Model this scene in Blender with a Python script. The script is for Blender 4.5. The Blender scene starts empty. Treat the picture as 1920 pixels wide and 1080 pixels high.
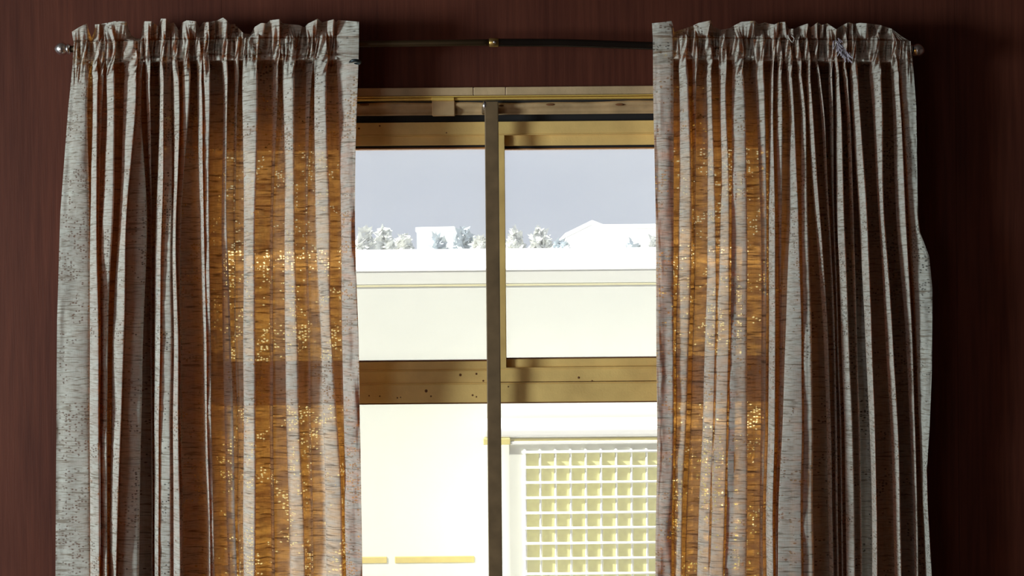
import bpy, bmesh, math, random
import numpy as np
from mathutils import Vector
random.seed(7); rng = np.random.RandomState(7)
S = bpy.context.scene
COL = S.collection
# ------------------------------------------------------------------ camera
CAM_Y, CAM_Z, F, ROLL = -2.4, 1.65, 45.0, math.radians(0.5)
cam = bpy.data.objects.new('camera', bpy.data.cameras.new('camera')); COL.objects.link(cam)
cam.data.lens = F; cam.data.sensor_width = 36; cam.location = (0, CAM_Y, CAM_Z)
cam.rotation_euler = (math.radians(90), ROLL, 0); cam.data.clip_start = 0.05; cam.data.clip_end = 300
S.camera = cam
# ------------------------------------------------------------------ colour management
S.view_settings.view_transform = 'Standard'; S.view_settings.look = 'None'
S.view_settings.gamma = 1; S.view_settings.use_curve_mapping = False
S.view_settings.exposure = 0.0
# ------------------------------------------------------------------ world: even pale grey sky
W = bpy.data.worlds.new('sky'); S.world = W; W.use_nodes = True
wn, wl = W.node_tree.nodes, W.node_tree.links
bg = wn['Background']; bg.inputs['Strength'].default_value = 1.02
tc = wn.new('ShaderNodeTexCoord'); mp = wn.new('ShaderNodeMapping'); mp.inputs['Scale'].default_value = (1.5, 1.5, 5)
nz = wn.new('ShaderNodeTexNoise'); nz.inputs['Scale'].default_value = 2.0; nz.inputs['Detail'].default_value = 3
cr = wn.new('ShaderNodeValToRGB')
cr.color_ramp.elements[0].position = .3; cr.color_ramp.elements[0].color = (.60, .64, .74, 1)
cr.color_ramp.elements[1].position = .75; cr.color_ramp.elements[1].color = (.70, .74, .83, 1)
wl.new(tc.outputs['Generated'], mp.inputs[0]); wl.new(mp.outputs[0], nz.inputs['Vector'])
wl.new(nz.outputs['Fac'], cr.inputs[0]); wl.new(cr.outputs[0], bg.inputs['Color'])
# ------------------------------------------------------------------ sun over the roof onto the house opposite
sl = bpy.data.lights.new('sun', 'SUN'); sl.energy = 12.3; sl.angle = math.radians(1.0); sl.color = (1, .97, .88)
sun = bpy.data.objects.new('sun', sl); COL.objects.link(sun)
sun.rotation_euler = Vector((.84, .21, -.55)).to_track_quat('-Z', 'Y').to_euler()
# ------------------------------------------------------------------ daylight of the side window (left wall), and a fill light added at the rear
def area(name, loc, d, sx, sz, e, c):
    l = bpy.data.lights.new(name, 'AREA'); l.shape = 'RECTANGLE'; l.size = sx; l.size_y = sz; l.energy = e; l.color = c
    o = bpy.data.objects.new(name, l); COL.objects.link(o); o.location = loc
    o.rotation_euler = Vector(d).to_track_quat('-Z', 'Z').to_euler(); return o
area('side_window_daylight', (-4.06, -2.35, 1.50), (1, 0.50, 0), 0.8, 1.1, 180, (.86, .98, .98))
area('rear_fill', (-2.1, -3.95, 1.3), (0, 1, 0), 1.0, 2.0, 12, (1, .94, .84))  # added fill from behind the camera, no known source there

# ================================================================== helpers
c_, s_ = math.cos(ROLL), math.sin(ROLL)
def un(px, py, Y):
    """point of the place that lies at depth Y under the measured photo position (scalars or arrays)"""
    k = 36.0 / F / 1920.0 * (np.asarray(Y) - CAM_Y)
    u = (np.asarray(px) - 960.0) * k; v = (540.0 - np.asarray(py)) * k
    return u * c_ + v * s_, CAM_Z - u * s_ + v * c_
def X(px, Y, py=540): return float(un(px, py, Y)[0])
def Z(py, Y, px=945): return float(un(px, py, Y)[1])

MATS = {}
def mat(name, color, rough=.6, metal=0.0, spec=.5, var=.0, vscale=8, bump=0, bscale=60, coat=0):
    m = bpy.data.materials.new(name); m.use_nodes = True; n, l = m.node_tree.nodes, m.node_tree.links
    b = n['Principled BSDF']; b.inputs['Roughness'].default_value = rough; b.inputs['Metallic'].default_value = metal
    b.inputs['Specular IOR Level'].default_value = spec; b.inputs['Coat Weight'].default_value = coat
    b.inputs['Base Color'].default_value = (*color, 1)
    t = n.new('ShaderNodeTexCoord')
    if var:
        a = n.new('ShaderNodeTexNoise'); a.inputs['Scale'].default_value = vscale; a.inputs['Detail'].default_value = 4
        r = n.new('ShaderNodeValToRGB'); r.color_ramp.elements[0].position = .3; r.color_ramp.elements[1].position = .7
        r.color_ramp.elements[0].color = (*[c * (1 - var) for c in color], 1)
        r.color_ramp.elements[1].color = (*[min(1, c * (1 + var)) for c in color], 1)
        l.new(t.outputs['Object'], a.inputs['Vector']); l.new(a.outputs['Fac'], r.inputs[0]); l.new(r.outputs[0], b.inputs['Base Color'])
    if bump:
        a = n.new('ShaderNodeTexNoise'); a.inputs['Scale'].default_value = bscale; a.inputs['Detail'].default_value = 3
        p = n.new('ShaderNodeBump'); p.inputs['Strength'].default_value = bump; p.inputs['Distance'].default_value = .002
        l.new(t.outputs['Object'], a.inputs['Vector']); l.new(a.outputs['Fac'], p.inputs['Height']); l.new(p.outputs[0], b.inputs['Normal'])
    MATS[name] = m; return m

def wood_mat(name, dark, light):
    m = bpy.data.materials.new(name); m.use_nodes = True; n, l = m.node_tree.nodes, m.node_tree.links
    b = n['Principled BSDF']; b.inputs['Roughness'].default_value = .55; b.inputs['Specular IOR Level'].default_value = .10
    t = n.new('ShaderNodeTexCoord')
    def tex(sc, nscale, det):
        p = n.new('ShaderNodeMapping'); p.inputs['Scale'].default_value = sc
        a = n.new('ShaderNodeTexNoise'); a.inputs['Scale'].default_value = nscale; a.inputs['Detail'].default_value = det
        l.new(t.outputs['Object'], p.inputs[0]); l.new(p.outputs[0], a.inputs['Vector']); return a
    g1, g2, g3 = tex((1, 1, .05), 110, 5), tex((1, 1, .22), 9, 4), tex((1, 1, .04), 420, 2)
    mx = n.new('ShaderNodeMath'); mx.operation = 'MULTIPLY_ADD'; mx.inputs[1].default_value = .5
    l.new(g1.outputs['Fac'], mx.inputs[0]); 
    m2 = n.new('ShaderNodeMath'); m2.operation = 'MULTIPLY'; m2.inputs[1].default_value = .5; l.new(g2.outputs['Fac'], m2.inputs[0])
    l.new(m2.outputs[0], mx.inputs[2])
    r = n.new('ShaderNodeValToRGB'); r.color_ramp.elements[0].position = .36; r.color_ramp.elements[1].position = .64
    r.color_ramp.elements[0].color = (*dark, 1); r.color_ramp.elements[1].color = (*light, 1)
    l.new(mx.outputs[0], r.inputs[0]); l.new(r.outputs[0], b.inputs['Base Color'])
    bp = n.new('ShaderNodeBump'); bp.inputs['Strength'].default_value = .25; bp.inputs['Distance'].default_value = .001
    l.new(g3.outputs['Fac'], bp.inputs['Height']); l.new(bp.outputs[0], b.inputs['Normal'])
    return m

def fabric_mat(name):
    """loosely woven slubbed cloth: cool grey-beige by reflection, amber by transmission, tiny thin spots in the weave"""
    m = bpy.data.materials.new(name); m.use_nodes = True; n, l = m.node_tree.nodes, m.node_tree.links
    n.remove(n['Principled BSDF']); out = n['Material Output']
    uv = n.new('ShaderNodeUVMap'); uv.uv_map = 'cloth'
    def noise(sx, sy, det=3, dist=0.0, rough=.5):
        p = n.new('ShaderNodeMapping'); p.inputs['Scale'].default_value = (sx, sy, 1)
        a = n.new('ShaderNodeTexNoise'); a.noise_dimensions = '2D'; a.inputs['Scale'].default_value = 1
        a.inputs['Detail'].default_value = det; a.inputs['Distortion'].default_value = dist; a.inputs['Roughness'].default_value = rough
        l.new(uv.outputs[0], p.inputs[0]); l.new(p.outputs[0], a.inputs['Vector']); return a.outputs['Fac']
    def ramp(src, p0, c0, p1, c1):
        r = n.new('ShaderNodeValToRGB'); e = r.color_ramp.elements
        e[0].position = p0; e[1].position = p1; e[0].color = (*c0, 1); e[1].color = (*c1, 1)
        l.new(src, r.inputs[0]); return r.outputs[0]
    def mth(op, a, b):
        q = n.new('ShaderNodeMath'); q.operation = op; q.use_clamp = (op != 'POWER')
        for i, v in enumerate((a, b)):
            if isinstance(v, float): q.inputs[i].default_value = v
            else: l.new(v, q.inputs[i])
        return q.outputs[0]
    def mixc(f, a, b, mode='MULTIPLY'):
        q = n.new('ShaderNodeMix'); q.data_type = 'RGBA'; q.blend_type = mode
        if isinstance(f, float): q.inputs[0].default_value = f
        else: l.new(f, q.inputs[0])
        for i, v in ((6, a), (7, b)):
            if isinstance(v, tuple): q.inputs[i].default_value = (*v, 1)
            else: l.new(v, q.inputs[i])
        return q.outputs[2]
    slub = noise(21, 300, 3, .5)                                    # crosswise slub threads
    slub2 = noise(60, 420, 2, .3)
    warp = noise(700, 60, 2)                                         # lengthwise threads
    blot = noise(12, 9, 3)
    line = ramp(slub, .31, (0, 0, 0), .43, (1, 1, 1))
    line2 = ramp(slub2, .34, (.72, .70, .67), .50, (1, 1, 1))
    base = mixc(1.0, mixc(line, (.46, .41, .34), (.86, .87, .80), 'MIX'), line2)
    base = mixc(1.0, base, ramp(warp, .3, (.90, .89, .87), .6, (1, 1, 1)))
    base = mixc(1.0, base, ramp(blot, .3, (.86, .86, .87), .7, (1, 1, 1)))
    dens = noise(18, 90, 3, .4)
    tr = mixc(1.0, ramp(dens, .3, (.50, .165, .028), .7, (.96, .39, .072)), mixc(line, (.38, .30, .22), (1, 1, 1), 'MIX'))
    # thin spots: clustered specks
    vo = n.new('ShaderNodeTexVoronoi'); vo.voronoi_dimensions = '2D'; vo.inputs['Scale'].default_value = 1
    pm = n.new('ShaderNodeMapping'); pm.inputs['Scale'].default_value = (170, 260, 1)
    l.new(uv.outputs[0], pm.inputs[0]); l.new(pm.outputs[0], vo.inputs['Vector'])
    rnd = n.new('ShaderNodeSeparateColor'); l.new(vo.outputs['Color'], rnd.inputs[0])
    near = ramp(vo.outputs['Distance'], .22, (1, 1, 1), .50, (0, 0, 0))
    cl = ramp(noise(13, 11, 4, .8, .65), .49, (0, 0, 0), .64, (1, 1, 1))
    thr = mth('ADD', mth('MULTIPLY', cl, .50), .004)
    pick = mth('LESS_THAN', rnd.outputs[0], thr)
    thin = mth('MULTIPLY', mth('MULTIPLY', near, pick), line)
    # relief
    bp = n.new('ShaderNodeBump'); bp.inputs['Strength'].default_value = .8; bp.inputs['Distance'].default_value = .0016
    hsum = mth('ADD', mth('MULTIPLY', slub, .6), mth('MULTIPLY', noise(45, 75, 3, .5), .6)); l.new(hsum, bp.inputs['Height'])
    df = n.new('ShaderNodeBsdfDiffuse'); tl = n.new('ShaderNodeBsdfTranslucent'); tp = n.new('ShaderNodeBsdfTransparent')
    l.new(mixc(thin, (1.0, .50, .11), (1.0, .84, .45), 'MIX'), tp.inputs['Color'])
    for q in (df, tl): l.new(bp.outputs[0], q.inputs['Normal'])
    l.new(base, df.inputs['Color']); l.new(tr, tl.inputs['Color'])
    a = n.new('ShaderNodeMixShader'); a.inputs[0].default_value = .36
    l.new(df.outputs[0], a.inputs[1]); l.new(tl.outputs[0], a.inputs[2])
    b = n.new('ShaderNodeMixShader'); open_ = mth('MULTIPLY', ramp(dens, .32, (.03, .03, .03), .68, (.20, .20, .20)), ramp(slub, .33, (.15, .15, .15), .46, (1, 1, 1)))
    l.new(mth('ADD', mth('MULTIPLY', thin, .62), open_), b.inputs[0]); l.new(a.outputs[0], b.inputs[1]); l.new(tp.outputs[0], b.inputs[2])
    l.new(b.outputs[0], out.inputs['Surface']); return m

def glass_mat(name, dust=.10, tint=(.97, .98, .98)):
    m = bpy.data.materials.new(name); m.use_nodes = True; n, l = m.node_tree.nodes, m.node_tree.links
    n.remove(n['Principled BSDF']); out = n['Material Output']
    tp = n.new('ShaderNodeBsdfTransparent'); tp.inputs[0].default_value = (*tint, 1)
    gl = n.new('ShaderNodeBsdfGlossy'); gl.inputs['Roughness'].default_value = .03
    fr = n.new('ShaderNodeFresnel'); fr.inputs[0].default_value = 1.3
    a = n.new('ShaderNodeMixShader'); l.new(fr.outputs[0], a.inputs[0]); l.new(tp.outputs[0], a.inputs[1]); l.new(gl.outputs[0], a.inputs[2])
    du = n.new('ShaderNodeBsdfTranslucent'); du.inputs[0].default_value = (.95, .95, .93, 1)
    t = n.new('ShaderNodeTexCoord'); q = n.new('ShaderNodeTexNoise'); q.inputs['Scale'].default_value = 3; q.inputs['Detail'].default_value = 3
    l.new(t.outputs['Object'], q.inputs['Vector'])
    k = n.new('ShaderNodeMath'); k.operation = 'MULTIPLY'; k.inputs[1].default_value = dust * 2; l.new(q.outputs['Fac'], k.inputs[0])
    b = n.new('ShaderNodeMixShader'); l.new(k.outputs[0], b.inputs[0]); l.new(a.outputs[0], b.inputs[1]); l.new(du.outputs[0], b.inputs[2])
    l.new(b.outputs[0], out.inputs['Surface']); return m

M_wood = wood_mat('red_brown_veneer', (.068, .0200, .0135), (.120, .036, .022))
M_room = mat('dark_room_paint', (.10, .05, .035), .8, var=.2)
M_floor = mat('dark_floor_boards', (.09, .045, .025), .5, var=.3)
M_ceil = mat('ceiling_paint', (.13, .09, .07), .8, var=.1)
M_cream = mat('aged_cream_enamel', (.90, .60, .22), .42, spec=.45, var=.16, vscale=14, bump=.15, bscale=300)
M_brown = mat('aged_brown_timber_paint', (.50, .34, .18), .5, var=.30, vscale=20, bump=.5, bscale=40)
M_case = mat('sun_worn_cream_paint', (.56, .40, .23), .5, var=.2, vscale=16, bump=.3, bscale=120)
M_lip = mat('gold_lip_highlight', (.90, .62, .16), .3, metal=.3)  # edge highlight put into the bright gold colour
M_bar = mat('bronze_painted_steel', (.19, .125, .065), .45, metal=.2, var=.2, vscale=30)
M_seal_shade = mat('black_seal_and_gap_shade', (.012, .011, .012), .8)  # black of the seals, also painted shade in the track gaps
M_line = mat('orange_sealant', (.55, .22, .05), .5)
M_rust = mat('rust_spot', (.17, .065, .02), .8, var=.2)
M_rod = mat('black_gold_lacquered_metal', (.030, .022, .018), .22, metal=.7, var=.2)
M_rod2 = mat('bronze_lacquered_metal', (.085, .055, .028), .35, metal=.8, var=.3)
M_brass = mat('worn_brass', (.45, .30, .10), .3, metal=.9)
M_chrome = mat('polished_nickel', (.85, .86, .90), .25, metal=1)
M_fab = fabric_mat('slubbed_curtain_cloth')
M_thread = mat('stitch_thread', (.62, .60, .56), .8)
M_lilac = mat('lilac_gauze_tuft', (.33, .30, .36), .9, var=.3, vscale=80)
M_darkclip = mat('dark_blue_grey_hook', (.04, .055, .065), .35, metal=.5)
M_glass = glass_mat('dusty_window_glass')
M_render = mat('white_render', (.765, .78, .71), .9, var=.004, vscale=3)
M_roof = mat('white_roof_sheet', (.90, .90, .92), .7)
M_fascia = mat('off_white_fascia', (.76, .765, .70), .7)
M_flash_shadow = mat('straw_flashing_shadow', (.78, .72, .42), .7)  # straw tone of the shadow line under the fascia
M_vent = mat('straw_vent_mesh', (.60, .47, .12), .8, var=.08, vscale=40)
M_acb = mat('white_appliance_enamel', (.78, .79, .71), .5)
M_aclid = mat('bright_appliance_lid', (.93, .93, .90), .5)
M_coil = mat('straw_coil_fins', (.95, .90, .42), .6, var=.08, vscale=60)
M_lid_shadow = mat('straw_lid_shadow', (.78, .67, .20), .7)  # yellow tone of the shadow below the lid
M_leaf = [mat('pale_leaf_a', (.60, .66, .70), .8, var=.15, vscale=3), mat('pale_leaf_b', (.74, .75, .72), .8, var=.12, vscale=3)]
M_bark = mat('pale_bark', (.55, .52, .48), .9)
M_house = mat('white_house_render', (.90, .89, .88), .9)
M_house2 = mat('pale_blue_house_render', (.82, .87, .90), .9)
M_hwin = mat('house_window_grey', (.62, .64, .68), .4)
M_ground = mat('pale_concrete_ground', (.80, .79, .72), .9, var=.08, vscale=1)

def link(name, me, m, parent=None, smooth=False):
    o = bpy.data.objects.new(name, me); COL.objects.link(o)
    if m and not me.materials: me.materials.append(m)
    if parent: o.parent = parent
    if smooth: me.shade_smooth()
    return o
def empty(name, loc, label=None, cat=None, group=None, kind=None):
    o = bpy.data.objects.new(name, None); COL.objects.link(o); o.location = loc; o.empty_display_size = .05
    tag(o, label, cat, group, kind); bpy.context.view_layer.update(); return o
def tag(o, label=None, cat=None, group=None, kind=None):
    for k, v in (('label', label), ('category', cat), ('group', group), ('kind', kind)):
        if v: o[k] = v
    return o
def off(parent):
    v = Vector((0, 0, 0)); p = parent
    while p: v += p.location; p = p.parent
    return v
def box(name, a, b, m, parent=None, bev=.0008, seg=1):
    """bevelled box between corners a and b in world coordinates; its origin sits at its centre"""
    lo = Vector([min(a[i], b[i]) for i in range(3)]); hi = Vector([max(a[i], b[i]) for i in range(3)])
    cen, d = (lo + hi) / 2, hi - lo
    bm = bmesh.new(); bmesh.ops.create_cube(bm, size=1)
    for v in bm.verts: v.co = Vector((v.co[i] * d[i] for i in range(3)))
    if bev: bmesh.ops.bevel(bm, geom=bm.edges[:], offset=min(bev, min(d) * .4), segments=seg, affect='EDGES', profile=.6)
    me = bpy.data.meshes.new(name); bm.to_mesh(me); bm.free()
    o = link(name, me, m, parent); o.location = cen - off(parent); return o
def prof(name, pts, x0, x1, m, parent=None):
    """section pts (Y, Z) swept along x"""
    bm = bmesh.new(); rows = []
    for x in (x0, x1): rows.append([bm.verts.new((x, y, z)) for y, z in pts])
    k = len(pts)
    for i in range(k): bm.faces.new((rows[0][i], rows[0][(i + 1) % k], rows[1][(i + 1) % k], rows[1][i]))
    bm.faces.new(rows[0][::-1]); bm.faces.new(rows[1])
    bmesh.ops.recalc_face_normals(bm, faces=bm.faces[:])
    me = bpy.data.meshes.new(name); bm.to_mesh(me); bm.free()
    o = link(name, me, m, parent); o.location = -off(parent); return o
def tube(name, pts, rad, m, parent=None, seg=20):
    """round bar through world points with a radius per point"""
    pts = [Vector(p) for p in pts]; rad = rad if hasattr(rad, '__len__') else [rad] * len(pts)
    bm = bmesh.new(); rings = []; up = Vector((0, 0, 1))
    for i, p in enumerate(pts):
        d = (pts[min(i + 1, len(pts) - 1)] - pts[max(i - 1, 0)]).normalized()
        u = up if abs(d.dot(up)) < .9 else Vector((0, 1, 0))
        a = d.cross(u).normalized(); b = a.cross(d)
        rings.append([bm.verts.new(p + (a * math.cos(2 * math.pi * k / seg) + b * math.sin(2 * math.pi * k / seg)) * rad[i]) for k in range(seg)])
    for r0, r1 in zip(rings, rings[1:]):
        for k in range(seg): bm.faces.new((r0[k], r0[(k + 1) % seg], r1[(k + 1) % seg], r1[k]))
    bm.faces.new(rings[0][::-1]); bm.faces.new(rings[-1])
    bmesh.ops.recalc_face_normals(bm, faces=bm.faces[:])
    me = bpy.data.meshes.new(name); bm.to_mesh(me); bm.free()
    o = link(name, me, m, parent, True); o.location = -off(parent); return o
def crv(pts, n=12):
    """Catmull-Rom through points"""
    P = [np.array(p, float) for p in pts]; P = [2 * P[0] - P[1]] + P + [2 * P[-1] - P[-2]]; o = []
    for i in range(1, len(P) - 2):
        for k in range(n):
            t = k / n; a, b, c, d = P[i - 1:i + 3]
            o.append(.5 * (2 * b + (c - a) * t + (2 * a - 5 * b + 4 * c - d) * t * t + (3 * b - a - 3 * c + d) * t ** 3))
    return o + [P[-2]]

# ================================================================== the room
YT = .13                                                             # wall thickness
ox0, ox1 = X(340, 0), X(1506, 0); oz1, oz0 = Z(178, 0), .86
L, R, B, T = -4.0, 2.6, -3.8, 2.55
wall = empty('wall_back', (0, 0, 0), kind='structure')
sx = X(415, 0, 10); sx2 = X(1790, 0, 10); g = .0003
# veneer sheets of the wall round the window; joints recessed
def sheet(pts):
    bm = bmesh.new(); f = bm.faces.new([bm.verts.new((x, 0, z)) for x, z in pts])
    e = bmesh.ops.extrude_face_region(bm, geom=[f])
    for v in e['geom']:
        if isinstance(v, bmesh.types.BMVert): v.co.y += .02
    bmesh.ops.recalc_face_normals(bm, faces=bm.faces[:])
    me = bpy.data.meshes.new('veneer_panel'); bm.to_mesh(me); bm.free(); return link('veneer_panel', me, M_wood, wall)
zt_ = oz1 + .014
sheet([(L, 0), (sx - 1.22 - g, 0), (sx - 1.22 - g, T), (L, T)])
sheet([(sx - 1.22 + g, 0), (ox0, 0), (ox0, zt_), (sx - g, zt_), (sx - g, T), (sx - 1.22 + g, T)])
sheet([(ox0, 0), (ox1, 0), (ox1, oz0), (ox0, oz0)])
sheet([(sx + g, zt_), (ox1, zt_), (ox1, 0), (sx2 - g, 0), (sx2 - g, T), (sx + g, T)])
sheet([(sx2 + g, 0), (R, 0), (R, T), (sx2 + g, T)])
for a0, a1, b0, b1 in [(L, ox0, 0, T), (ox1, R, 0, T), (ox0, ox1, 0, oz0), (ox0, ox1, oz1 + .014, T)]:
    box('wall_core', (a0, .0203, b0), (a1, YT, b1), M_room, wall, 0)
wl_ = empty('wall_left', (0, 0, 0), kind='structure')
for a0, a1, b0, b1 in [(B, -2.8, 0, T), (-1.9, YT, 0, T), (-2.8, -1.9, 0, .9), (-2.8, -1.9, 2.1, T)]:
    box('wall_section', (L - .1, a0, b0), (L, a1, b1), M_room, wl_, 0)
tag(box('wall_right', (R, B, 0), (R + .1, YT, T), M_room, None, 0), kind='structure')
wr_ = empty('wall_rear', (0, 0, 0), kind='structure')
for a0, a1, b0, b1 in [(L, -2.7, 0, T), (-1.5, R, 0, T), (-2.7, -1.5, 2.1, T)]:  # gap left open for the added fill light
    box('wall_section', (a0, B - .1, b0), (a1, B, b1), M_room, wr_, 0)
tag(box('floor', (L - .1, B - .1, -.1), (R + .1, YT, 0), M_floor, None, 0), kind='structure')
tag(box('ceiling', (L - .1, B - .1, T), (R + .1, YT, T + .1), M_ceil, None, 0), kind='structure')

# ================================================================== the window
win = empty('window_1', (0, .03, oz0), kind='structure')
def wbox(name, x0, y0, x1, y1, Y0, Y1, m, parent=None, bev=.0008):
    """box whose near face shows between the measured positions; Y0 near, Y1 far"""
    return box(name, (X(x0, Y0), Y0, Z(y0, Y0)), (X(x1, Y0), Y1, Z(y1, Y0)), m, parent or win, bev)
WL, WR = 342, 1504
# head casing in three lengths with open joints beside the bar
for a, b in ((WL, 890.3), (891.4, 951), (952, WR)): wbox('head_casing', a, 163, b, 178.5, -.012, .02, M_case, None, .001)
hf = wbox('track_lip', WL, 178.8, WR, 181.2, -.020, .015, M_lip, None, .0006)
wbox('track_lip', WL, 182.6, WR, 186.2, -.018, .015, M_lip, None, .001)
wbox('track_recess_shade', WL, 181, WR, 192, -.004, .02, M_seal_shade, None, 0)  # black strip paints the shade below the lips
# uneven, thickly painted head timber
bm = bmesh.new(); nx = 240; secs = []
for i in range(nx + 1):
    px = WL + (WR - WL) * i / nx; w = 1.3 * math.sin(px * .013 + 1) + .8 * math.sin(px * .041) + (1.6 if 910 < px < 930 else 0)
    pr = [(-.002, 191 + w), (-.0065, 193 + w), (-.0075, 197 + w), (-.004, 201 + .8 * w), (.001, 205 + .4 * w), (.0015, 210.5), (-.0005, 212), (-.0005, 215.2), (.02, 215.2), (.02, 191 + w)]
    secs.append([bm.verts.new((X(px, y), y, Z(q, y))) for y, q in pr])
for a, b in zip(secs, secs[1:]):
    for k in range(10): bm.faces.new((a[k], a[(k + 1) % 10], b[(k + 1) % 10], b[k]))
bm.faces.new(secs[0]); bm.faces.new(secs[-1][::-1]); bmesh.ops.recalc_face_normals(bm, faces=bm.faces[:])
me = bpy.data.meshes.new('head_timber'); bm.to_mesh(me); bm.free()
o = link('head_timber', me, M_brown, win, True); o.location = -off(win)
def disc(name, px, py, Y, rx, rz, m, parent, d=.0012):
    cx, cz = X(px, Y, py), float(un(px, py, Y)[1]); bm = bmesh.new()
    bmesh.ops.create_uvsphere(bm, u_segments=12, v_segments=6, radius=1)
    for v in bm.verts: v.co = Vector((v.co.x * rx, v.co.y * d, v.co.z * rz))
    me = bpy.data.meshes.new(name); bm.to_mesh(me); bm.free()
    o = link(name, me, m, parent, True); o.location = Vector((cx, Y, cz)) - off(parent); return o
for px, py, rx, rz in ((1032, 196, .0085, .0022), (1162, 196, .0085, .0024), (940, 198, .005, .0015), (683, 196, .009, .0025), (822, 197, .006, .0018)):
    disc('screw_recess', px, py, -.0076, rx, rz, M_rust, win)
lt = wbox('latch_plate', 813, 187, 856, 216, -.010, .0, M_brown, None, .0015)
wbox('latch_lip', 812, 181.5, 855, 187, -.022, -.0095, M_lip, lt, .001)
wbox('track_gap_shade', WL, 215, WR, 229, .030, .06, M_seal_shade, None, 0)  # solid black strip stands in for the shade of the gap
# jambs and sill of the outer frame (jambs behind the curtains, sill below the frame)
for a, b in ((WL - 2, 402), (1445, WR + 2)): box('jamb', (X(a, 0), -.004, oz0), (X(b, 0), .10, Z(215, 0)), M_cream, win)
box('sill', (ox0, -.03, oz0 - .0), (ox1, .12, oz0 + .035), M_cream, win, .002)

def rail(name, px0, px1, steps, Yb, m, parent):
    """stepped rail: steps = [(py_top, py_bottom, near Y)] from the top"""
    pts = []
    for y0, y1, Y in steps:
        pts += [(Y + .0006, Z(y0, Y)), (Y, Z(y0 + .8, Y)), (Y, Z(y1 - .8, Y)), (Y + .0006, Z(y1, Y))]
    pts = [(Yb, pts[0][1])] + pts + [(Yb, pts[-1][1])]
    return prof(name, pts, X(px0, steps[0][2]), X(px1, steps[0][2]), m, parent)
def pane(parent, px0, py0, px1, py1, Y):
    return box('pane', (X(px0, Y), Y, Z(py0, Y)), (X(px1, Y), Y + .003, Z(py1, Y)), M_glass, parent, 0)
# left sliding sash
sa = rail('sash', 366, 934, [(228, 251.4, .012), (251.4, 253.2, .0105), (253.4, 271, .018)], .045, M_cream, win)
wbox('glazing_seal', 366, 270.5, 934, 275.6, .024, .045, M_seal_shade, sa, 0)
wbox('sealant_bead', 366, 275.6, 934, 278, .026, .045, M_line, sa, 0)
wbox('glazing_seal', 366, 674.5, 934, 677.2, .024, .045, M_rust, sa, 0)
rail('bottom_rail', 366, 934, [(677, 692, .018), (692, 694.5, .015), (694.5, 718.5, .012)], .045, M_cream, sa)
wbox('stile', 366, 270, 403, 680, .014, .045, M_cream, sa)
wbox('stile', 914, 250, 933.5, 692, .016, .045, M_cream, sa)
pane(sa, 370, 270, 930, 690, .033)
# right sliding sash, its meeting stile in front of the glass
sb = rail('sash', 934, 1482, [(228, 251.4, .010), (251.4, 253.4, .0075), (253.6, 273.4, .020)], .045, M_cream, win)
wbox('glazing_seal', 946, 273, 1482, 278.4, .026, .045, M_seal_shade, sb, 0)
wbox('sealant_bead', 946, 278.4, 1482, 280.4, .028, .045, M_line, sb, 0)
wbox('glazing_seal', 946, 671.5, 1482, 674, .026, .045, M_rust, sb, 0)
rail('bottom_rail', 934, 1482, [(673.6, 689.4, .020), (689.4, 692, .0075), (692, 716, .010)], .045, M_cream, sb)
wbox('stile', 934, 253.2, 948.5, 690, .008, .045, M_cream, sb)
wbox('stile', 1444, 253.2, 1482, 690, .012, .045, M_cream, sb)
pane(sb, 936, 270, 1480, 690, .034)
# transom below the sashes
tr_ = rail('transom', 366, 1482, [(717.5, 719.5, .0065), (719.8, 754.2, .0055)], .06, M_cream, win)
wbox('glazing_seal', 366, 754, 1482, 756.6, .016, .06, M_rust, tr_, 0)
random.seed(4)
for px, py, r in ((863, 703, 2.6), (893, 701, 2), (906, 714, 1.8), (712, 743, 1.6), (745, 746, 1.5), (751, 745, 1.2), (799, 733, 3), (808, 743, 1.7), (692, 742, 1.4), (886, 741, 2), (893, 744, 1.6), (953, 725, 1.5), (1085, 708, 2.2), (1110, 714, 1.4), (673, 241, 2), (712, 236, 1.6), (837, 249, 1.2)):
    Yd = .0052 if py > 718 else (.0095 if px > 934 else .0115)
    disc('rust_spot', px, py, Yd + .0004, r * .00095, r * .0010, M_rust, tr_, .0009)
lp = box('lower_pane', (X(366, .03), .034, oz0 + .03), (X(1482, .03), .037, Z(740, .034)), M_glass, win, 0)
# steel safety bar in front, screwed at the head; runs past the bottom of the photo
bar = box('safety_bar', (X(908.5, -.028, 200), -.028, oz0 + .03), (X(934.3, -.028, 200), -.021, Z(190, -.028)), M_bar, win, .0016, 2)
tube('bar_lug', [(X(909, -.021, 197), -.026, Z(189.5, -.026)), (X(908.8, -.026, 200), -.025, Z(198, -.026)), (X(909.5, -.026, 204), -.024, Z(206, -.026))], [.0028, .0045, .0022], M_chrome, bar, 12)
box('bar_foot', (X(906, -.02), -.0215, Z(212, -.02)), (X(936, -.02), -.0005, Z(200, -.02)), M_bar, bar, .001)

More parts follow.
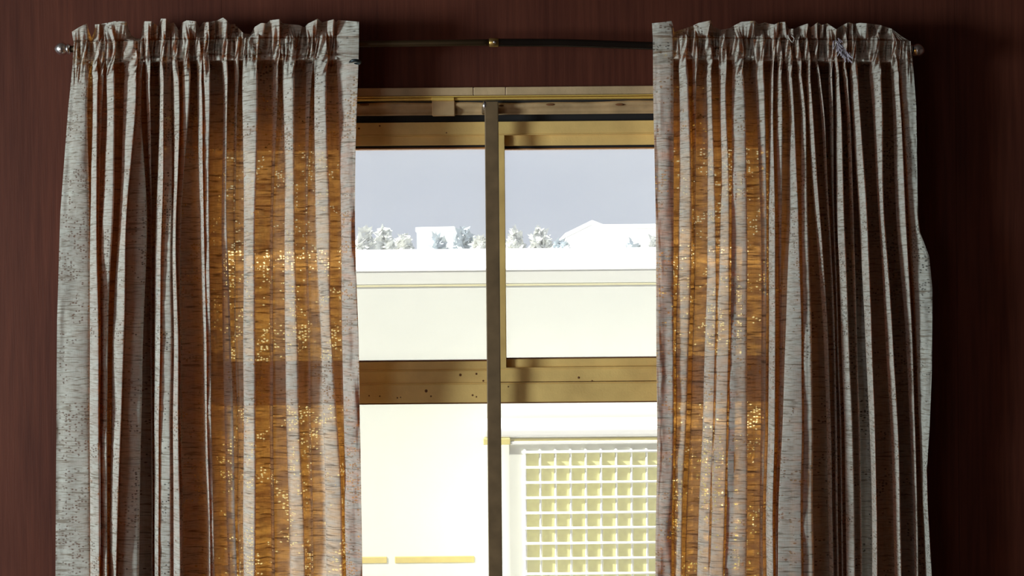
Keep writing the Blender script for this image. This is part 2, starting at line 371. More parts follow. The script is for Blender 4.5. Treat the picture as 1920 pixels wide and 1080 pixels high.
# ================================================================== curtain rod
YR = -.085
rod = empty('curtain_rod', (0, YR, Z(82, YR)), 'slim dark metal curtain rod spanning above the window between the finials', 'curtain rod')
def rp(px, py, Y=YR): x, z = un(px, py, Y); return (float(x), Y, float(z))
left_pts = crv([rp(132, 92), rp(400, 86), rp(680, 82.5), rp(925, 79.5)])
right_pts = crv([rp(921, 79.8), rp(1060, 80.5), rp(1225, 86), rp(1480, 91), rp(1712, 94)])
tube('inner_tube', left_pts, .0060, M_rod2, rod)
tube('outer_tube', right_pts, .0072, M_rod, rod)
tube('joint_collar', [rp(917, 79.8), rp(918, 79.8), rp(934, 79.8), rp(935, 79.8)], [.0072, .0084, .0084, .0074], M_brass, rod)
tube('joint_screw', [rp(927, 79, YR - .006), rp(927, 79, YR - .012)], .0028, M_chrome, rod, 12)
def finial(px, py, s):
    prof_ = [(0, 5), (4, 6), (5, 10), (8, 10.5), (9, 6.5), (11, 6.5), (13, 10), (18, 12.5), (23, 12), (28, 9), (32, 4.5), (34, .5)]
    p = tube('finial', [rp(px + s * a, py + (.6 if s > 0 else -.2) * a * .1) for a, _ in prof_], [r * .00097 for _, r in prof_], M_chrome, rod, 24)
    p['label'] = 'shiny bulb-shaped silver finial'; return p
finial(136, 92, -1); finial(1700, 93.5, 1)
for px in (150, 1690):                                                # wall brackets behind the headings
    x, _, z = rp(px, 94)
    box('bracket', (x - .006, YR, z - .010), (x + .006, 0, z - .0072), M_rod, rod)
    box('bracket_plate', (x - .012, -.003, z - .03), (x + .012, 0, z + .02), M_rod, rod)

# ================================================================== curtains
LV = np.array([120, 200, 400, 600, 900, 1080.])
def vnoise(a, b, seed):
    """smooth value noise on arrays"""
    r = np.random.RandomState(seed).rand(64, 64)
    ia, ib = np.floor(a).astype(int), np.floor(b).astype(int); fa, fb = a - ia, b - ib
    fa = fa * fa * (3 - 2 * fa); fb = fb * fb * (3 - 2 * fb)
    q = lambda i, j: r[i % 64, j % 64]
    return (q(ia, ib) * (1 - fa) + q(ia + 1, ib) * fa) * (1 - fb) + (q(ia, ib + 1) * (1 - fa) + q(ia + 1, ib + 1) * fa) * fb - .5
def knots(ridges, val, ys, lv, lo, hi, pinch0):
    """ridges: (a[], b[], h[], pinch) per level -> knot t, x(y), d(y)"""
    ks = []
    def at(v): return np.interp(ys, lv, np.broadcast_to(np.asarray(v, float), (len(lv),)))
    prev = None
    for i, (a, b, h, *rest) in enumerate(ridges):
        pin = min(.42, rest[0] * 4.0) if rest else pinch0
        A, Bb, H = at(a), at(b), at(h)
        W_ = np.maximum(Bb - A, 1.0); t0, t1 = (a[0] if hasattr(a, '__len__') else a), (b[0] if hasattr(b, '__len__') else b)
        if prev is not None:
            pa, pt = prev; gap = A - pa
            v = at(val.get(i, 0.0))
            ks.append((pt + (t0 - pt) * .35, pa + gap * .33, v + .02 * H)); ks.append((pt + (t0 - pt) * .65, pa + gap * .67, v))
        else: v = H * .75
        if prev is None:
            ks += [(t0, A, H * .84), (t0 + (t1 - t0) * .3, A + W_ * .22, H * .90)]
        else:
            ks += [(t0 + (t1 - t0) * .04, A + pin * W_, v + (H - v) * .18), (t0 + (t1 - t0) * .2, A + .0 * W_, v + (H - v) * .50)]
        ks.append((t0 + (t1 - t0) * .5, A + W_ * .45, v + (H - v) * .84))
        if i == len(ridges) - 1:
            ks += [(t0 + (t1 - t0) * .8, A + W_ * .85, H * .98), (t1, Bb, H * 1.0)]
        else:
            v2 = at(val.get(i + 1, 0.0))
            ks += [(t0 + (t1 - t0) * .8, Bb, v2 + (H - v2) * .93), (t0 + (t1 - t0) * .96, Bb - pin * W_, v2 + (H - v2) * .15)]
        prev = (Bb, t1)
    return ks
def smooth_y(a, ys, sig):
    """gaussian smoothing down the cloth"""
    dy = ys[1] - ys[0]; k = int(3 * sig / dy) + 1; w = np.exp(-.5 * (np.arange(-k, k + 1) * dy / sig) ** 2); w /= w.sum()
    p = np.pad(a, ((k, k), (0, 0)), mode='edge')
    return sum(w[i] * p[i:i + a.shape[0]] for i in range(2 * k + 1))
def cr_eval(K, n):
    """K: rows x knots -> rows x samples (Catmull-Rom)"""
    P = np.concatenate([2 * K[:, :1] - K[:, 1:2], K, 2 * K[:, -1:] - K[:, -2:-1]], 1); out = []
    for i in range(1, P.shape[1] - 2):
        a, b, c, d = (P[:, i + j] for j in (-1, 0, 1, 2))
        for k in range(n):
            t = k / n; out.append(.5 * (2 * b + (c - a) * t + (2 * a - 5 * b + 4 * c - d) * t * t + (3 * b - a - 3 * c + d) * t ** 3))
    out.append(P[:, -2]); return np.stack(out, 1)
def grid_mesh(name, PX, PY, D, U, m, parent, th=.0):
    """cloth grid from measured positions and standing-off distance D"""
    Yw = -D; xw, zw = un(PX, PY, Yw)
    r, c = PX.shape; co = np.stack([xw, Yw, zw], -1).reshape(-1, 3)
    idx = np.arange(r * c).reshape(r, c)
    f = np.stack([idx[:-1, :-1], idx[1:, :-1], idx[1:, 1:], idx[:-1, 1:]], -1).reshape(-1, 4)
    me = bpy.data.meshes.new(name); me.vertices.add(len(co)); me.vertices.foreach_set('co', co.ravel())
    me.loops.add(f.size); me.loops.foreach_set('vertex_index', f.ravel()); me.polygons.add(len(f))
    me.polygons.foreach_set('loop_start', np.arange(0, f.size, 4)); me.update(calc_edges=True)
    uvl = me.uv_layers.new(name='cloth'); uvw = np.stack([U + zw * 0, zw], -1).reshape(-1, 2)[f.ravel()]
    uvl.data.foreach_set('uv', uvw.ravel().astype(np.float32)); me.validate()
    o = link(name, me, m, parent, True); o.location = -off(parent); return o

def make_curtain(root, ridges, val, ruffle, tops, rodline, seed, x_edge=None, side=1):
    YB = .050                                                          # stand-off of the valleys from the wall
    AMP = .062
    ysd = np.concatenate([np.arange(70, 260, 2.2), np.arange(260, 1500, 6.0)])
    ysu = np.arange(60, 1504, 4.0)
    ks = knots(ridges, val, ysu, LV, None, None, .40)
    T_ = np.array([k[0] for k in ks]); T_ = np.maximum.accumulate(T_)
    KX = smooth_y(np.stack([k[1] for k in ks], 1), ysu, 38); KD = smooth_y(np.stack([k[2] for k in ks], 1), ysu, 38)
    NS = 8
    XD = cr_eval(KX, NS); DD = cr_eval(KD, NS); TT = cr_eval(T_[None], NS)[0]
    def rows(ys, A): return np.stack([np.interp(ys, ysu, A[:, j]) for j in range(A.shape[1])], 1)
    # arc length for the cloth coordinate, taken half-way down
    k6 = np.argmin(abs(ysu - 600)); dx = np.diff(XD[k6]) * .001; dd = np.diff(DD[k6]) * AMP
    U = np.concatenate([[0], np.cumsum(np.hypot(dx, dd))]) + seed * 3.3
    rodz = lambda t: np.interp(t, [p[0] for p in rodline], [p[1] for p in rodline])
    ry = rodz(TT)
    def surf(ys, extra=True):
        """ys: row parameter in photo rows at the middle of the curtain; the heading follows the rod"""
        XX, D = rows(ys, XD), rows(ys, DD)
        Y2 = np.broadcast_to(ys[:, None], XX.shape)
        tt = np.broadcast_to(TT[None], XX.shape)
        # gathered channel on the rod
        g_ = np.clip((168 - Y2) / 55, 0, 1) ** 1.5
        ph = tt / 9.5 * 2 * np.pi + 5.0 * vnoise(tt / 23, Y2 / 90 + 3, seed + 1) * 2
        saw = ((ph / (2 * np.pi)) % 1.0); saw = np.where(saw < .72, saw / .72, (1 - saw) / .28) * 2 - 1
        pl = (.35 * np.sin(ph) + .8 * saw) * (.55 + .9 * (vnoise(tt / 13, Y2 / 26, seed + 2) + .5)) + .5 * np.sin(ph * 2.17 + Y2 / 7)
        edge = np.clip((tt - TT[0]) / 14, 0, 1) * np.clip((TT[-1] - tt) / 30, 0, 1)
        if side > 0: edge = np.clip((tt - TT[0]) / 8, 0, 1) * np.clip((TT[-1] - 40 - tt) / 6 + 1, 0, 1)
        else: edge = np.clip((TT[-1] - tt) / 8, 0, 1) * np.clip((tt - TT[0] - 38) / 6, 0, 1)
        ch = np.clip((122 - Y2) / 14, 0, 1)                              # inside the channel
        cy = (Y2 - (ry[None] + 9)) / 24.0
        bulge = .091 + .016 * np.sqrt(np.clip(1 - cy ** 2, 0, 1))
        Dm = YB + D * AMP
        # just above the lower seam the cloth is drawn in to the rod
        Dp = bulge + .36 * (D * AMP)
        Dm = Dm * (1 - ch) + Dp * ch
        Dm = Dm + edge * g_ * .0075 * pl
        XX = XX + edge * g_ * 2.2 * np.cos(ph * .5 + Y2 / 17)
        Dm = np.where(ch > .5, np.maximum(Dm, .0945 + .003 * (saw + 1) * edge), Dm)
        # seam pinch lines
        seam = np.exp(-((Y2 - (ry[None] + 33 + 4 * np.sin(tt / 17))) / 2.3) ** 2)
        Dm = Dm - .006 * seam
        # gentle crumples of the hanging cloth
        s = np.clip((Y2 - 110) / 120, 0, 1)
        Dm = Dm + s * ((.0100 * vnoise(tt / 14, Y2 / 110, seed + 5)) + .0030 * vnoise(tt / 7, Y2 / 45, seed + 15) + .0018 * vnoise(tt / 5, Y2 / 22, seed + 6) + .0012 * vnoise(tt / 9, Y2 / 7, seed + 9))
        XX = XX + s * (3.0 * vnoise(tt / 40, Y2 / 160, seed + 7))
        if x_edge is not None:                                          # measured outline of the outer edge
            ex = np.interp(ys, x_edge[0], x_edge[1]); cur = XX[:, -1] if side < 0 else XX[:, 0]
            w = (np.clip((tt - TT[-1] + 16) / 16, 0, 1) if side < 0 else np.clip((TT[0] + 20 - tt) / 20, 0, 1))
            XX = XX + w * (ex - cur)[:, None]
        return XX, Y2, Dm
    yb = 75.0                                                           # row of the upper seam
    ysd = ysd[ysd >= 116]; ysd = np.concatenate([[114.0], ysd])
    XX, Y2, Dm = surf(ysd)
    lift = (ry - np.median(ry))[None] * np.clip((240 - Y2) / 120, 0, 1)
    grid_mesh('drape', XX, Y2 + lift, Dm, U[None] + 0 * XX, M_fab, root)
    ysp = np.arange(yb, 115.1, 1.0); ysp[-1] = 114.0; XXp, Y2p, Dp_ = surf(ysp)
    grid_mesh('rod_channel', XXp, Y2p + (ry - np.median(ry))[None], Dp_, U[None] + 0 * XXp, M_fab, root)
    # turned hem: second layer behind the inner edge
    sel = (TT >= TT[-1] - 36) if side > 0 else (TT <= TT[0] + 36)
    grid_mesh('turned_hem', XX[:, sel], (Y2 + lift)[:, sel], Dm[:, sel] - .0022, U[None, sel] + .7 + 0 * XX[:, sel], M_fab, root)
    # rear layer of the channel, behind the rod
    ysb = np.arange(yb, 122, 6.0); cols = np.arange(TT[0] + 4, TT[-1] - 4, 2.5)
    PXb, PYb = np.meshgrid(cols, ysb); Db = .066 + .003 * np.sin(PXb / 3.1)
    grid_mesh('channel_back', PXb, PYb + rodz(PXb) - np.median(ry), Db, PXb * .001, M_fab, root)
    # ruffle that stands up above the rod
    fr = np.linspace(0, 1, 26)
    rk = knots(ruffle, {}, np.array([0.]), np.array([0.]), None, None, .10)
    tk = np.array([k[0] for k in rk]); xk = cr_eval(np.array([[float(k[1][0]) for k in rk]]), 10)[0]; dk = cr_eval(np.array([[float(k[2][0]) for k in rk]]), 10)[0]
    tk = np.maximum.accumulate(cr_eval(tk[None], 10)[0]); tk = tk + np.arange(len(tk)) * 1e-5
    xt, dt = np.interp(TT, tk, xk), np.interp(TT, tk, dk)
    base_x, base_y, base_d = XXp[0], (Y2p + (ry - np.median(ry))[None])[0], Dp_[0]
    topy = np.interp(xt, [p[0] for p in tops], [p[1] for p in tops]) 
    F2 = fr[:, None]; e = F2 ** .8
    PXr = base_x[None] * (1 - e) + xt[None] * e
    dR = .074 + dt * .068
    # the standing edge: pinched at the seam, then springing forward
    Dr = base_d[None] * (1 - e) + dR[None] * e - .014 * np.exp(-((F2 - .03) / .07) ** 2) + .003 * vnoise(TT[None] / 6 + 0 * F2, F2 * 4 + 0 * TT[None], seed + 11) * e
    PYr = base_y[None] * (1 - F2) + topy[None] * F2
    grid_mesh('heading_ruffle', PXr, PYr, Dr, U[None] + 0 * PXr, M_fab, root)

A_ = lambda *v: list(v)
Lr = [
 (A_(136,128,112,107,105,104), A_(166,160,166,166,165,166), A_(.75,.75,.62,.55,.50,.50), .0),
 (A_(173,172,169,168.5,168.5,168.5), A_(184,181,181,185,186,186), A_(.85,.8,.9,.95,.95,.95), .06),
 (A_(187,185,184,186,187,187), A_(196,190,186,187.5,188,188), A_(.8,.55,.6,.85,.9,.9), .05),
 (A_(198,201,193,188,188,188), A_(215,214,214,202,201,201), A_(.9,.9,.9,.85,.85,.85), .1),
 (A_(233,231,224,212,207,204), A_(256,255,236,235,223,218), A_(.85,.95,1.,1.,.95,.95), .12),
 (A_(259,257,239,238,226,221), A_(268,262,276,270,262,260), A_(.6,.45,.50,.50,.55,.55), .03),
 (A_(271,274,281,283,284,284), A_(280,281,283.5,285,286,286), A_(.8,.75,.1,0,0,0), .1),
 (A_(298,299,292,290,290,290), A_(307,306,304,300,298,297), A_(.85,.9,.85,.75,.70,.70), .08),
 (A_(309,308,306,303,301,300), A_(320,321,321,320,320,320), A_(.45,.5,.62,.66,.70,.70), .02),
 (A_(324,326,325,325,326,326), A_(334,338,330,333,337,339), A_(.85,.9,1.,1.,1.,1.), .10),
 (A_(341,342,334,336,340,342), A_(357,355,340,338,342,344), A_(.85,.85,.4,.3,.3,.3), .10),
 (A_(368,370,376,379,386,390), A_(376,379,383,386,391,395), A_(.8,.85,.9,.85,.70,.70), .10),
 (A_(381,383,385,387,392,396), A_(393,393,392,395,399,401.5), A_(.85,.9,.9,.85,.62,.60), .12),
 (A_(417,419,415,417,424,428), A_(428,425,423,432,440,444), A_(.85,.7,.6,.35,.25,.22), .06),
 (A_(440,438,436,440,446,448), A_(450,443,440,442,448,450), A_(.7,.35,.15,.12,.1,.1), .04),
 (A_(454,454,457,457,457,457), A_(483,483,477,479,480,479), A_(.95,.95,.85,.80,.80,.80), .04),
 (A_(512,512,506,506,508,510), A_(523,519,511,512,514,516), A_(.7,.35,.14,.18,.2,.2), .04),
 (A_(528,532,534,534,541,545), A_(553,550,551,556,565,572), A_(.85,.80,.62,.55,.42,.36), .01),
 (A_(575,572,572,576,582,584), A_(588,580,576,580,586,588), A_(.45,.30,.15,.12,.1,.1), .03),
 (A_(590,590,592,601,611,613), A_(613,611,619,618,640,642), A_(.85,.85,.70,.62,.60,.60), .01),
 (A_(632,636,640,641,647,650), A_(673,668,666,671,678,681), A_(.80,.80,.85,.85,.85,.85), .0)]
Lval = {1: .25, 2: .45, 3: .35, 4: -.2, 5: .35, 6: -.35, 7: -.35, 8: .5, 9: .4, 10: .3, 11: [-.1,-.1,-.2,-.4,-.45,-.45], 12: .6, 17: .05, 19: [.0,.0,.05,.0,.0,.0], 20: .15}
Rr = [
 (A_(1224,1226,1230,1231,1232,1228), A_(1261,1262,1262,1262,1261,1257), A_(.60,.58,.5,.5,.5,.5), .0),
 (A_(1273,1276,1273,1268,1266,1264), A_(1288,1293,1296,1293,1281,1277), A_(.85,.85,.65,.48,.42,.38), .015),
 (A_(1298,1297,1300,1301,1290,1284), A_(1307,1305,1303,1303,1292,1286), A_(.8,.65,.2,.1,.1,.1), .05),
 (A_(1324,1326,1326,1325,1314,1308), A_(1334,1336,1340,1343,1333,1328), A_(.85,.8,.6,.55,.50,.48), .01),
 (A_(1348,1351,1351,1347,1338,1332), A_(1361,1362,1367,1366,1360,1355), A_(.85,.85,.70,.62,.6,.6), .01),
 (A_(1373,1373,1371,1370,1364,1359), A_(1392,1399,1401,1401,1401,1400), A_(.85,.9,.8,.65,.6,.6), .08),
 (A_(1415,1419,1426,1428,1425,1424), A_(1432,1435,1437,1436,1432,1430), A_(.85,.85,.45,.2,.15,.15), .08),
 (A_(1445,1441.5,1441,1441,1438,1437), A_(1452,1448,1453,1453,1451,1450), A_(.85,.8,.8,.85,.9,.9), .10),
 (A_(1458,1455,1458,1460,1456,1454), A_(1465,1467,1466,1463,1458,1456), A_(.85,.85,.6,.45,.8,.8), .10),
 (A_(1472,1480,1482,1474,1462,1459), A_(1483,1488,1498,1503,1503,1504), A_(.85,.85,.85,.9,.95,.95), .10),
 (A_(1492,1502,1503,1506,1506,1507), A_(1499,1511,1514,1521,1524,1527), A_(.85,.85,.75,.85,.85,.85), .12),
 (A_(1510,1513.5,1527,1542,1552,1556), A_(1517,1524,1537,1550,1560,1564), A_(.85,.9,.85,.35,.15,.15), .14),
 (A_(1528,1539,1550,1560,1566,1570), A_(1533,1546,1554,1564,1570,1573), A_(.85,.85,.35,.1,.1,.1), .14),
 (A_(1552,1553,1560,1569,1575,1577), A_(1560,1561,1563,1572,1578,1580), A_(.85,.6,.2,.1,.1,.1), .12),
 (A_(1563,1566,1568,1577,1584,1586), A_(1570,1577,1582,1591,1600,1602), A_(.85,.9,.95,.6,.35,.30), .14),
 (A_(1577,1586,1592,1602,1610,1613), A_(1586,1593,1600,1606,1613,1616), A_(.85,.7,.45,.1,.05,.05), .12),
 (A_(1592,1596,1610,1621,1633,1636), A_(1607,1611,1626,1634,1642,1646), A_(.9,.95,1.,1.,1.,1.), .16),
 (A_(1627,1636,1647,1660,1674,1678), A_(1650,1655,1657,1674,1688,1691), A_(.85,.9,.95,.95,.85,.80), .12),
 (A_(1670,1673,1678,1696,1711,1716), A_(1682,1688,1697,1709,1719,1723), A_(.85,.9,.9,.75,.55,.5), .10),
 (A_(1686,1691,1702,1714,1728,1737), A_(1712,1718,1721,1748,1740,1747), A_(.75,.8,.75,.80,.75,.75), .04)]
Rval = {1: .1, 3: .0, 4: [.1,.15,.3,.4,.45,.45], 5: [.1,.2,.35,.5,.5,.5], 6: .0, 7: -.05, 8: .3, 9: [.1,.1,.2,.4,.7,.7], 10: [.1,.1,.4,.75,.8,.8], 11: [-.1,-.1,-.1,-.2,-.3,-.3], 12: -.25, 13: -.3, 14: -.3, 15: -.3, 16: -.35, 17: -.35, 18: -.35, 19: [.4,.4,.3,-.3,-.35,-.35]}
rf = lambda *q: [([a], [b], [h], p) for a, b, h, p in q]
Lruf = rf((132,164,.8,0), (178,187,.7,.05), (191,237,.9,.05), (252,258,.0,.05), (270,285,.9,.1), (288,297,.55,.1), (301,312,.95,.15), (320,334,.45,.05), (341,368,.95,.18), (382,392,.9,.1), (397,404,.4,.05), (408,427,.8,.1), (434,440,.35,.05), (446,456,.5,.1), (476,498,.75,.12), (506,525,.95,.12), (540,566,.45,.05), (573,596,.8,.12), (612,627,.85,.12), (634,673,.75,.0))
Ltop = [(130,64),(134,60),(150,50),(163,44),(166,56),(172,72),(177,58),(178,46),(190,45),(215,40),(237,40),(240,48),(246,66),(256,72),(264,72),(269,44),(271,40),(285,40),(297,50),(300,40),(302,35),(312,35),(318,44),(326,42),(336,58),(342,42),(350,38),(368,40),(374,52),(381,42),(395,41),(408,38),(418,33),(425,38),(431,46),(440,45),(456,62),(470,64),(478,50),(490,43),(500,44),(506,38),(524,36),(530,44),(560,47),(571,51),(578,44),(596,35),(604,42),(612,40),(626,36),(630,42),(634,37.5),(673,41)]
Rruf = rf((1219,1261,.75,0), (1283,1292,.4,.05), (1300,1333,.85,.08), (1352,1362,.25,.05), (1376,1416,.9,.08), (1437,1460,.75,.10), (1463,1473,.8,.12), (1476,1488,.7,.15), (1498,1516,.8,.18), (1519,1533,.75,.18), (1537,1545,.7,.12), (1548,1570,.85,.1), (1580,1589,.6,.1), (1592,1600,.5,.1), (1605,1627,.85,.08), (1640,1655,.6,.1), (1658,1672,.45,.05))
Rtop = [(1217,44),(1240,42),(1260,39),(1264,60),(1282,54),(1295,50),(1310,43),(1333,38),(1337,50),(1352,56),(1368,53),(1378,47),(1390,41),(1415,39),(1422,45),(1434,42),(1445,45),(1452,46),(1460,42),(1473,41),(1478,54),(1490,54),(1497,50),(1515,44),(1519,52),(1533,42),(1541,47),(1551,44),(1568,55),(1578,48),(1590,42),(1601,45),(1612,43),(1628,44),(1650,47),(1672,54),(1682,74),(1712,80)]
cl = empty('curtain', (X(390, -.08), -.08, Z(80, -.08)), 'left curtain of grey-beige slubbed cloth, gathered left of the window', 'curtain', 'pair of curtains on the rod')
make_curtain(cl, Lr, Lval, Lruf, Ltop, [(130, 79), (300, 75), (480, 72), (673, 71)], 11, ([60, 120, 200, 400, 600, 900, 1080, 1500], [139, 136, 128, 113, 107, 105, 104, 104]), 1)
cr_ = empty('curtain', (X(1480, -.08), -.08, Z(80, -.08)), 'right curtain of grey-beige slubbed cloth, its outer folds in shadow by the dark wall', 'curtain', 'pair of curtains on the rod')
make_curtain(cr_, Rr, Rval, Rruf, Rtop, [(1219, 73), (1300, 74), (1500, 78), (1712, 80)], 23, ([60, 110, 120, 200, 400, 435, 480, 540, 600, 700, 800, 880, 950, 1020, 1080, 1500], [1706, 1711, 1712, 1718, 1721, 1725, 1742, 1748, 1748, 1747, 1743, 1738, 1740, 1744, 1747, 1750]), -1)
# small things caught in the cloth
hk = tube('hook', crv([rp(655, 116.5, -.132), rp(661, 114, -.139), rp(668, 113.5, -.139), rp(675, 116, -.132), rp(672, 119, -.126), rp(664, 119, -.128)], 5), [.0012, .0016, .002, .0024, .0028, .003, .003, .003, .003, .003, .003, .003, .003, .003, .003, .003, .003, .003, .0028, .0026, .0024, .002, .0018, .0016, .0013, .001][:26], M_darkclip, cl, 10)
hk['label'] = 'dark metal drapery hook'
random.seed(3)
bm = bmesh.new()
for i in range(46):                                                     # gauzy tuft of fibres
    t = random.random(); p = Vector(rp(1568 + 22 * t + random.uniform(-6, 6), 74 + 34 * t + random.uniform(-5, 5), -.150 - random.uniform(0, .004)))
    d = Vector((random.uniform(-.5, .9), 0, -1)).normalized() * random.uniform(.006, .014); w = Vector((.0008, 0, .0004))
    q = [bm.verts.new(p + v) for v in (-w, w, w + d + Vector((0, -.002, 0)), -w + d)]; bm.faces.new(q)
me = bpy.data.meshes.new('tuft'); bm.to_mesh(me); bm.free(); tf = link('fibre_tuft', me, M_lilac, cr_); tf.location = -off(cr_); tf['label'] = 'lilac-grey gauzy tuft'
tube('loose_thread', crv([rp(1477, 66, -.143), rp(1481, 74, -.149), rp(1486, 79, -.149), rp(1489, 72, -.147), rp(1484, 67, -.145)], 6), .0008, M_thread, cr_, 6)

# ================================================================== outside
tag(box('ground', (-30, .3, -.5), (30, 60, -.3), M_ground, None, 0), kind='structure')
YW = 2.2
def zz(py, Y, px=940): return float(un(px, py, Y)[1])
nb = empty('low_building', (0, YW, -.3), 'low white rendered building across the gap, with a pale sloping roof', 'building')
box('rendered_wall', (-7, YW, -.3), (7, YW + .15, zz(534, YW)), M_render, nb, .002)
box('flashing_shadow', (-7.02, YW - .003, zz(536.2, YW - .012)), (7.02, YW + .1, zz(532.5, YW - .012)), M_flash_shadow, nb, .002)  # thin strip paints the shadow line between fascia and wall
box('fascia', (-7.05, YW - .004, zz(532.4, YW - .03)), (7.05, YW + .12, zz(507, YW - .004)), M_fascia, nb, .003)
YRf = 6.0
prof('roof_sheet', [(YW - .006, zz(507, YW - .006)), (YW - .006, zz(503.5, YW - .006)), (YRf, zz(466, YRf)), (YRf, zz(476, YRf))], -7.1, 7.1, M_roof, nb)
for a, b in ((640, 725.5), (739.5, 890)):
    v = box('wall_vent', (X(a, YW - .002, 1050), YW - .002, float(un(800, 1056, YW)[1])), (X(b, YW - .012, 1050), YW + .02, float(un(800, 1042.5, YW)[1])), M_vent, nb, .003)
# air conditioner on the wall
YA = 1.86; ax0, ax1 = X(955, YA, 900), X(1448, YA, 900); az1 = zz(818, YA, 1080); az0 = az1 - .56
ac = empty('air_conditioner', ((ax0 + ax1) / 2, YA + .15, az0), 'white outdoor air-conditioning unit with a square wire guard, seen through the lower right pane', 'air conditioner')
cx0, cx1 = X(985, YA, 850), ax1 - .05; cz1 = zz(845, YA, 1080); cz0 = az0 + .03
fr_ = bmesh.new()                                                       # casing with an open grille field
def fb(a, b):
    q = bmesh.ops.create_cube(fr_, size=1)['verts']
    for v in q: v.co = Vector([(a[i] + b[i]) / 2 + v.co[i] * (b[i] - a[i]) for i in range(3)])
fb((ax0, YA, az0), (cx0, YA + .30, az1)); fb((cx1, YA, az0), (ax1, YA + .30, az1)); fb((cx0, YA, cz1), (cx1, YA + .30, az1)); fb((cx0, YA, az0), (cx1, YA + .30, cz0)); fb((cx0, YA + .06, cz0), (cx1, YA + .30, cz1))
me = bpy.data.meshes.new('casing'); fr_.to_mesh(me); fr_.free(); cs = link('casing', me, M_acb, ac); cs.location = -off(ac)
box('coil', (cx0 + .001, YA + .012, cz0 + .001), (cx1 - .001, YA + .058, cz1 - .001), M_coil, ac, 0)
ld = box('lid', (X(905, YA - .02, 810), YA - .012, zz(819.5, YA, 1080)), (ax1 + .03, YA + .32, zz(801, YA, 1080)), M_aclid, ac, .010, 3)
ga = box('lid_shadow', (X(906, YA - .01, 827), YA - .014, zz(833, YA, 940)), (X(957, YA - .01, 827), YA + .28, zz(821, YA, 940)), M_lid_shadow, ac, .002)  # yellow strip paints the shadow under the lid overhang
box('lid_shadow_line', (X(957, YA, 827), YA - .006, zz(825.4, YA, 1080)), (ax1, YA + .02, zz(820.6, YA, 1080)), M_lid_shadow, ac, 0)  # yellow line paints the lid's shadow along the casing
box('lid_rim', (X(957, YA, 827), YA - .012, zz(832, YA, 1080)), (ax1 + .004, YA + .02, zz(826, YA, 1080)), M_aclid, ac, .002)
k = 0; pitch = .0505
barm = hbarm = None
x = cx0 - .001
while x < cx1:                                                          # upright wires
    if barm is None: o = tube('guard_wire', [(x, YA - .006, cz0 - .01), (x, YA - .006, cz1 + .006)], .0042, M_aclid, ac, 8); barm = (o, x)
    else:
        o = barm[0].copy(); COL.objects.link(o); o.location.x = barm[0].location.x + x - barm[1]
    x += pitch
z = cz1 - .002
while z > cz0:                                                          # crosswise wires
    if hbarm is None: o = tube('guard_wire', [(cx0 - .012, YA - .013, z), (cx1 + .01, YA - .013, z)], .0042, M_aclid, ac, 8); hbarm = (o, z)
    else:
        o = hbarm[0].copy(); COL.objects.link(o); o.location.z = hbarm[0].location.z + z - hbarm[1]
    z -= pitch
for x in (ax0 + .12, ax1 - .14): 
    bk = box('support_bracket', (x, YA - .02, az0 - .03), (x + .04, YW, az0), M_acb, ac, .002)
# houses and trees far behind
def house(name, px, outline, Y, m, label, wing=None):
    """white walls up to the roof line given by measured outline points; a shallow roof follows it"""
    root = empty(name, (X(px, Y, 450), Y, -.3), label, 'house')
    def ext(nm, pts, y0, y1, mm):
        bm = bmesh.new(); A1 = [bm.verts.new((a, y0, b)) for a, b in pts]; B1 = [bm.verts.new((a, y1, b)) for a, b in pts]; n_ = len(pts)
        for i in range(n_): bm.faces.new((A1[i], A1[(i + 1) % n_], B1[(i + 1) % n_], B1[i]))
        bm.faces.new(A1[::-1]); bm.faces.new(B1); bmesh.ops.recalc_face_normals(bm, faces=bm.faces[:])
        me = bpy.data.meshes.new(nm); bm.to_mesh(me); bm.free(); o = link(nm, me, mm, root); o.location = -off(root)
    P = [(X(a, Y, b), zz(b, Y, a)) for a, b in outline]
    ext('house_wall', [(P[0][0] + .02, -.3)] + [(min(max(x, P[0][0] + .02), P[-1][0] - .02), z - .03) for x, z in P] + [(P[-1][0] - .02, -.3)], Y, Y + 3, m)
    ext('house_roof', P + [(x, z - .07) for x, z in P[::-1]], Y - .004, Y + 3.2, M_roof)
    return root
h1 = house('house', 1110, [(1060, 437), (1110, 412.5), (1131, 420.5), (1300, 419)], 18.5, M_house, 'white gabled house beyond the low roof, right of the safety bar')
h2 = house('house', 812, [(779, 426), (852, 424.5)], 17.6, M_house2, 'pale flat-roofed house among trees, left of the bar')
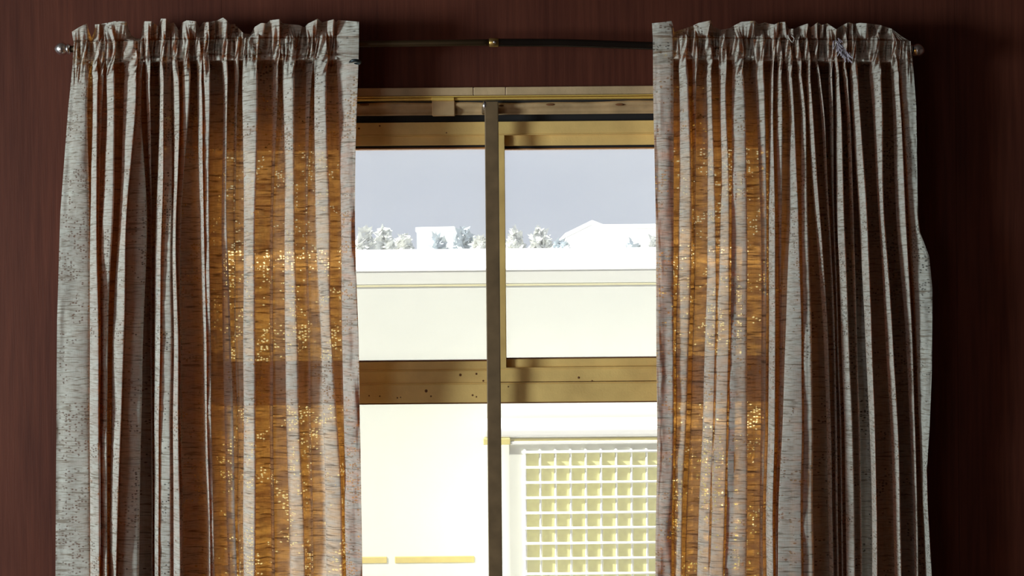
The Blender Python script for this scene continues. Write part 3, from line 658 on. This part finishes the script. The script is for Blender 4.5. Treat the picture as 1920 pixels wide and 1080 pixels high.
def tree(px, Y, ptop, wpx, m, label, seed):
    r = random.Random(seed); k = (Y - CAM_Y) * .0004166 ; x = X(px, Y, 450); zt = zz(ptop, Y, px); rw = wpx * k / 2
    zb = -.3; root = empty('tree', (x, Y, zb), label, 'tree', 'pale trees beyond the low roof')
    tube('trunk', [(x, Y, zb), (x + .05, Y, zb + (zt - zb) * .5), (x - .03, Y, zt - .4)], [.12, .09, .04], M_bark, root, 8)
    bm = bmesh.new()
    for i in range(3600):
        a, b = r.uniform(0, 6.283), r.uniform(-1, 1); q = r.uniform(.55, 1) ** .5
        hgt = (zt - zb) * .5
        lump = .80 + .2 * math.sin(a * 3 + seed) * math.cos(b * 4 + seed)
        c = Vector((x + rw * q * math.sqrt(1 - b * b) * math.cos(a) * lump, Y + .62 * q * math.sqrt(1 - b * b) * math.sin(a) * lump, zt - hgt * .5 + hgt * .5 * b * q * lump + 0))
        s = r.uniform(.05, .10); u = Vector((r.uniform(-1, 1), r.uniform(-1, 1), r.uniform(-1, 1))).normalized(); w = u.orthogonal().normalized()
        bm.faces.new([bm.verts.new(c + v) for v in (-u * s, -w * s * .5, u * s, w * s * .5)])
    me = bpy.data.meshes.new('crown'); bm.to_mesh(me); bm.free(); o = link('crown', me, m, root); o.location = -off(root)
random.seed(9)
for i, (px, Y, pt, w, lab) in enumerate([
    (684, 12.6, 420, 42, 'pale rounded tree next to the left curtain edge'), (722, 14.2, 423, 46, 'pale tree, second from the left curtain'),
    (758, 15.8, 425, 40, 'pale tree just left of the flat-roofed house'), (822, 12.8, 438, 50, 'low grey-blue tree in front of the flat-roofed house'), (872, 14.3, 422, 46, 'grey-blue tree right of the flat-roofed house'),
    (902, 12.6, 426, 34, 'pale tree partly hidden by the safety bar'), (966, 14.2, 423, 44, 'pale tree close right of the safety bar'),
    (1012, 12.6, 425, 48, 'pale tree between the safety bar and the gabled house'), (1052, 15.8, 436, 40, 'low grey tree beside the gabled house eaves'),
    (1188, 12.6, 440, 46, 'low grey-blue tree in front of the gabled house, right'), (1226, 14.2, 443, 36, 'low tree meeting the right curtain edge')]):
    tree(px, Y, pt, w, M_leaf[0 if i in (3, 4, 8, 9) else 1], lab, i + 2)
